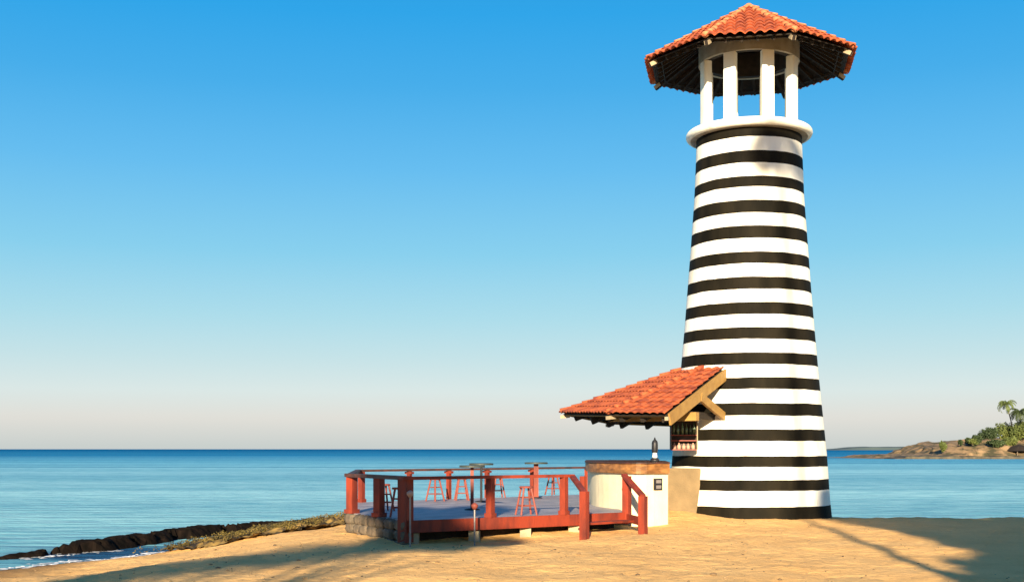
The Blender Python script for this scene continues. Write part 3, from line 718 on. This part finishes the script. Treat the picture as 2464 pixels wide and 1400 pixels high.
def tree(name, label, cat, base, blobs, leaf, nper, m_, group=None, trunk_r=.2, squash=.8, density_core=True):
    t = thing(name, label, cat, base, group); base = Vector(base); rnd = random.Random(len(label)+nper)
    bm = bmesh.new(); c0 = sum((Vector(b_[0]) for b_ in blobs), Vector())/len(blobs)-base
    fork = Vector((c0.x*.5, c0.y*.5, max(.3, c0.z*.45)))
    tube(bm, [Vector((0, 0, -.3)), fork*.5, fork], [trunk_r*1.3, trunk_r, trunk_r*.8], 8)
    for c, r in blobs:
        e_ = Vector(c)-base; tube(bm, [fork, fork.lerp(e_, .5)+Vector((0, 0, .1*r)), e_], [trunk_r*.6, trunk_r*.35, trunk_r*.12], 6)
    fin(bm, 'trunk', M['bark'], t, True)
    bm = bmesh.new()
    for c, r in blobs:
        c = Vector(c)-base
        for i in range(nper):
            v = Vector((rnd.gauss(0, 1), rnd.gauss(0, 1), rnd.gauss(0, 1))).normalized(); q = rnd.random()**.45
            p = v*r*q*(1+.35*noise.noise(v*2.2+c)); p.z *= squash
            if noise.noise((p+c)*(2.2/r)) < -.22: continue
            p += c; s_ = leaf*rnd.uniform(.6, 1.3)
            a = Vector((rnd.gauss(0, 1), rnd.gauss(0, 1), rnd.gauss(0, .8))).normalized(); b_ = a.cross(Vector((rnd.gauss(0, 1), rnd.gauss(0, 1), rnd.gauss(0, 1)))).normalized()
            bm.faces.new([bm.verts.new(p+a*s_), bm.verts.new(p+b_*s_*.5), bm.verts.new(p-a*s_), bm.verts.new(p-b_*s_*.5)])
    fin(bm, 'crown', m_, t)
    return t

# ------------------------------------------------------------------ far headland on the right
HY = 363.0; sc_ = F/HY
def hp(px, py, dy=0): Y = HY+dy; return Vector(((px-1232)/F*Y, Y, H+(1080-py)*Y/F))
bm = bmesh.new()
prof_h = [(2100, .0), (2140, .15), (2165, .9), (2200, 1.0), (2250, 1.1), (2268, 1.5), (2284, 3.0), (2300, 3.7), (2340, 4.8), (2390, 5.2), (2440, 5.0), (2500, 6), (2700, 8), (3200, 10)]
def ph(px):
    for (a, ha), (b_, hb) in zip(prof_h, prof_h[1:]):
        if px <= b_: return ha+(hb-ha)*max(0, (px-a))/(b_-a)
    return prof_h[-1][1]
rows = []
for i in range(0, 260):
    px = 2095+i*4.3 if i < 110 else 2095+110*4.3+(i-110)*5; r = []
    for j in range(28):
        q = j/27; Y = HY-8+q*70; x = (px-1232)/F*HY
        hh = ph(px); f_ = min(1, max(0, (q-.03)*6))**.55*min(1, max(0, (1-q)*5))
        cliff = hh*f_*(1+.22*fbm(x*.12, Y*.12, 5, 4))
        z = WL-.5+(.5+cliff) if f_ > 0 else WL-.8
        r.append(bm.verts.new((x+1.4*fbm(x*.2, Y*.2, z*.5, 3), Y+3*fbm(x*.15, z*.6, 1, 3), z+.25*fbm(x*.7, Y*.7, 0, 3)*min(1, hh))))
    rows.append(r)
for a, b_ in zip(rows, rows[1:]):
    for j in range(27): bm.faces.new((a[j], b_[j], b_[j+1], a[j+1]))
M['cliff'] = mat('tan_coral_rock', (.25, .165, .09), .9, (.06, .055, .03), .30, .6, 1.5, detail=8, stretch=(1, 1, 2.6), fac=(.38, .6))
struct(fin(bm, 'headland', M['cliff']))
# dark low ledge at the waterline
bm = bmesh.new(); prev = None
for i in range(90):
    x = (2140+i*3.7-1232)/F*(HY-9); z = WL+.75+.3*fbm(x*.25, 1, 1, 3); yy = HY-14+2*fbm(x*.1, 3, 3, 3)
    if i < 8: z = WL+.05+.045*i
    cur = [bm.verts.new((x, yy, WL-.3)), bm.verts.new((x, yy+.3, z)), bm.verts.new((x, yy+10, z+.1)), bm.verts.new((x, yy+11, WL-.3))]
    if prev:
        for k in range(3): bm.faces.new((prev[k], cur[k], cur[k+1], prev[k+1]))
    prev = cur
M['ledge'] = mat('wet_ledge_rock', (.10, .08, .05), .8, (.03, .03, .022), .5)
struct(fin(bm, 'rock_ledge', M['ledge']))
M['bushA'] = mat('olive_bush', (.13, .15, .035), .7, (.045, .07, .02), .12, detail=6)
M['bushB'] = mat('dark_bush', (.05, .075, .025), .7, (.02, .035, .015), .15, detail=6)
bl = [('bush', 'small olive bush between the tan rock crest and the dark pointed bush', 2340, 1062, 1.4, 1.0, 'bushA', 2, 1),
      ('bush', 'low grey green bush at the left end of the rock crest', 2308, 1064, .9, .8, 'bushB', 1, 2),
      ('bush', 'wide dark bush low on the slope under the thicket', 2396, 1066, 2.3, 1.2, 'bushB', 3, -2),
      ('bush', 'lone small pale green bush at the tip of the headland', 2268, 1072, 1.0, 1.9, 'bushA', 1, 0),
      ('bush', 'small dark pointed bush on the headland, left of the big olive bushes', 2352, 1056, 1.5, 2.1, 'bushB', 2, 4),
      ('bush', 'low dull green bush on the crest of the tan rocks', 2333, 1061, 1.3, 1.2, 'bushB', 2, 6),
      ('bush', 'rounded olive bush at the left end of the big thicket below the palms', 2382, 1046, 2.9, 3.0, 'bushB', 3, 8),
      ('bush', 'tall rounded olive bush straight below the leaning palm', 2412, 1036, 3.2, 3.6, 'bushA', 3, 12),
      ('bush', 'yellow green bush at the right edge below the dark palm', 2448, 1036, 3.4, 3.8, 'bushA', 3, 8),
      ('bush', 'low bright green bush in front of the thicket by the dark hut', 2428, 1060, 2.0, 1.8, 'bushA', 2, 3),
      ('bush', 'dark bush just outside the right end of the thicket', 2492, 1030, 3.8, 4.4, 'bushB', 3, 12)]
for nm, lab, px, py, rx, rz_, mm, nb, dy in bl:
    c = hp(px, py, dy); rnd = random.Random(px); blobs = []
    for k in range(nb*2+1): blobs.append((tuple(c+Vector((rnd.uniform(-.6, .6)*rx, rnd.uniform(-.6, .6)*rx, rnd.uniform(-.5, .35)*rz_))), .62*rx*rnd.uniform(.8, 1.15)))
    tree(nm, lab, 'bush', (c.x, c.y, c.z-rz_*.75), blobs, .33, 520, M[mm], 'bushes on the far headland', .15, rz_/rx)
M['leaf2'] = mat('far_palm_leaf', (.10, .13, .035), .6, (.06, .08, .025), .2)
M['leaf3'] = mat('far_dark_palm_leaf', (.045, .065, .02), .6, (.02, .03, .012), .2)
palm('palm_tree', 'leaning green palm, farther left of the two on the headland', hp(2440, 1062, 10), hp(2421, 972, 6), 3.7, 17, M['leaf2'], 'palms on the far headland', .22, 9, 18, 1.0, .15)
palm('palm_tree', 'dark palm at the right edge, lower and right of the leaning one', hp(2462, 1062, 10), hp(2454, 992, 4), 4.0, 20, M['leaf3'], 'palms on the far headland', .22, 9, 18, 1.0, .16)
# dark thatched hut at the right edge
c = hp(2452, 1098, -2); hb = thing('beach_hut', 'dark thatched hut by the water at the foot of the headland', 'hut', (c.x, c.y, WL+.4))
bm = bmesh.new(); lathe(bm, [(4.3, 1.9), (2.4, 3.1), (0, 3.9)], (0, 0), 24)
for v in bm.verts: v.co += Vector((0, 0, .15*noise.noise(v.co*2)))
fin(bm, 'roof', M['darkwood'], hb)
for a in range(6):
    bm = bmesh.new(); tube(bm, [(3.4*math.cos(a*PI/3), 3.4*math.sin(a*PI/3), -.5), (3.4*math.cos(a*PI/3), 3.4*math.sin(a*PI/3), 2.4)], .12, 8); fin(bm, 'post', M['bark'], hb)
# low far coast beyond
bm = bmesh.new(); prev = None
for i in range(160):
    px = 1960+i*8; x = (px-1232)/F*3200; q = min(1, i/14); z = WL+q*(5.5+4*fbm(x*.006, 0, 0, 4)+min(7, i*.16))
    cur = [bm.verts.new((x, 3200, WL-1)), bm.verts.new((x, 3215, max(WL-.5, z*.7))), bm.verts.new((x, 3300, max(WL-.5, z))), bm.verts.new((x, 3600, WL-1))]
    if prev:
        for k in range(3): bm.faces.new((prev[k], cur[k], cur[k+1], prev[k+1]))
    prev = cur
M['coast'] = mat('distant_coast', (.05, .08, .09), .95, (.07, .10, .10), .01)  # bluish base colour stands in for the distance haze
struct(fin(bm, 'distant_coast', M['coast']))

# ------------------------------------------------------------------ trees beside the camera, outside the frame (their shade falls on the scene)
kx = math.tan(SUN_AZ); te = math.tan(SUN_EL)/math.cos(SUN_AZ)
def caster(x, y, z, Yt):                   # position at depth Yt whose shade falls on that point
    return (x-kx*(y-Yt), Yt, z+te*(y-Yt))
M['leaf4'] = mat('tree_leaf', (.06, .10, .03), .6, (.03, .05, .02), .8)
tb = caster(8.75, 35.6, 0, -1); tt_ = caster(7.95, 36.2, 11.4, -1)
palm('palm_tree', 'tall coconut palm right of the photographer, out of the picture', (tb[0], tb[1], gz(tb[0], -1)-.1), tt_, 2.0, 15, M['leaf'], None, .15, 10, 24, 1.5, .06)
def shade_tree(label, pts, Yt, leaf, nper, tb_):
    blobs = [(caster(x, y, z, Yt), r) for x, y, z, r in pts]
    return tree('shade_tree', label, 'tree', (tb_[0], tb_[1], gz(*tb_)-.05), blobs, leaf, nper, M['leaf4'], None, .15, .62)
shade_tree('loose leafy tree left of the photographer, out of the picture', [(-7.6, 17.8, 0, 1.0), (-6.7, 19.3, 0, 1.05), (-5.9, 20.7, 0, 1.1), (-4.9, 22.4, 0, 1.15), (-4.0, 23.8, 0, 1.1), (-3.1, 25, 0, 1.1)], -5, .08, 1250, (-9.5, -5))
shade_tree('dense round tree left of the photographer, out of the picture', [(-2.2, 26.6, .1, 1.1), (-2.3, 27.2, .9, 1.2), (-3.0, 29.2, .9, .8), (-1.2, 27.6, -.25, .9), (-1.0, 31.0, .5, 1.0), (-.2, 28.4, -.35, .6)], -3, .10, 5200, (-7, -3))
shade_tree('wide leafy tree right of the photographer, out of the picture', [(10.6, 34.5, 0, 1.3), (10.1, 36.2, .4, 1.1), (12.2, 37, 0, 1.8), (12.6, 31, 0, 2.2), (10.7, 30.5, 0, 1.2), (11.3, 26.6, 0, 1.5), (13.5, 26, 0, 2.2), (10.2, 22.4, 0, 1.4), (8.8, 20.6, 0, 1.1), (15.5, 33, 0, 2.2), (17.5, 38, 0, 2.4), (9.6, 18.6, 0, 1.5), (7.6, 18.2, 0, .8)], -1, .16, 5200, (11.5, -1))
pb = caster(10.4, 28, 0, -4)
palm('palm_tree', 'shorter palm right of the photographer, out of the picture', (pb[0]+1.5, -4, gz(pb[0]+1.5, -4)-.1), (pb[0]+.1, -4, pb[2]), 2.1, 18, M['leaf'], None, .14, 10, 22, 1.2, .06)
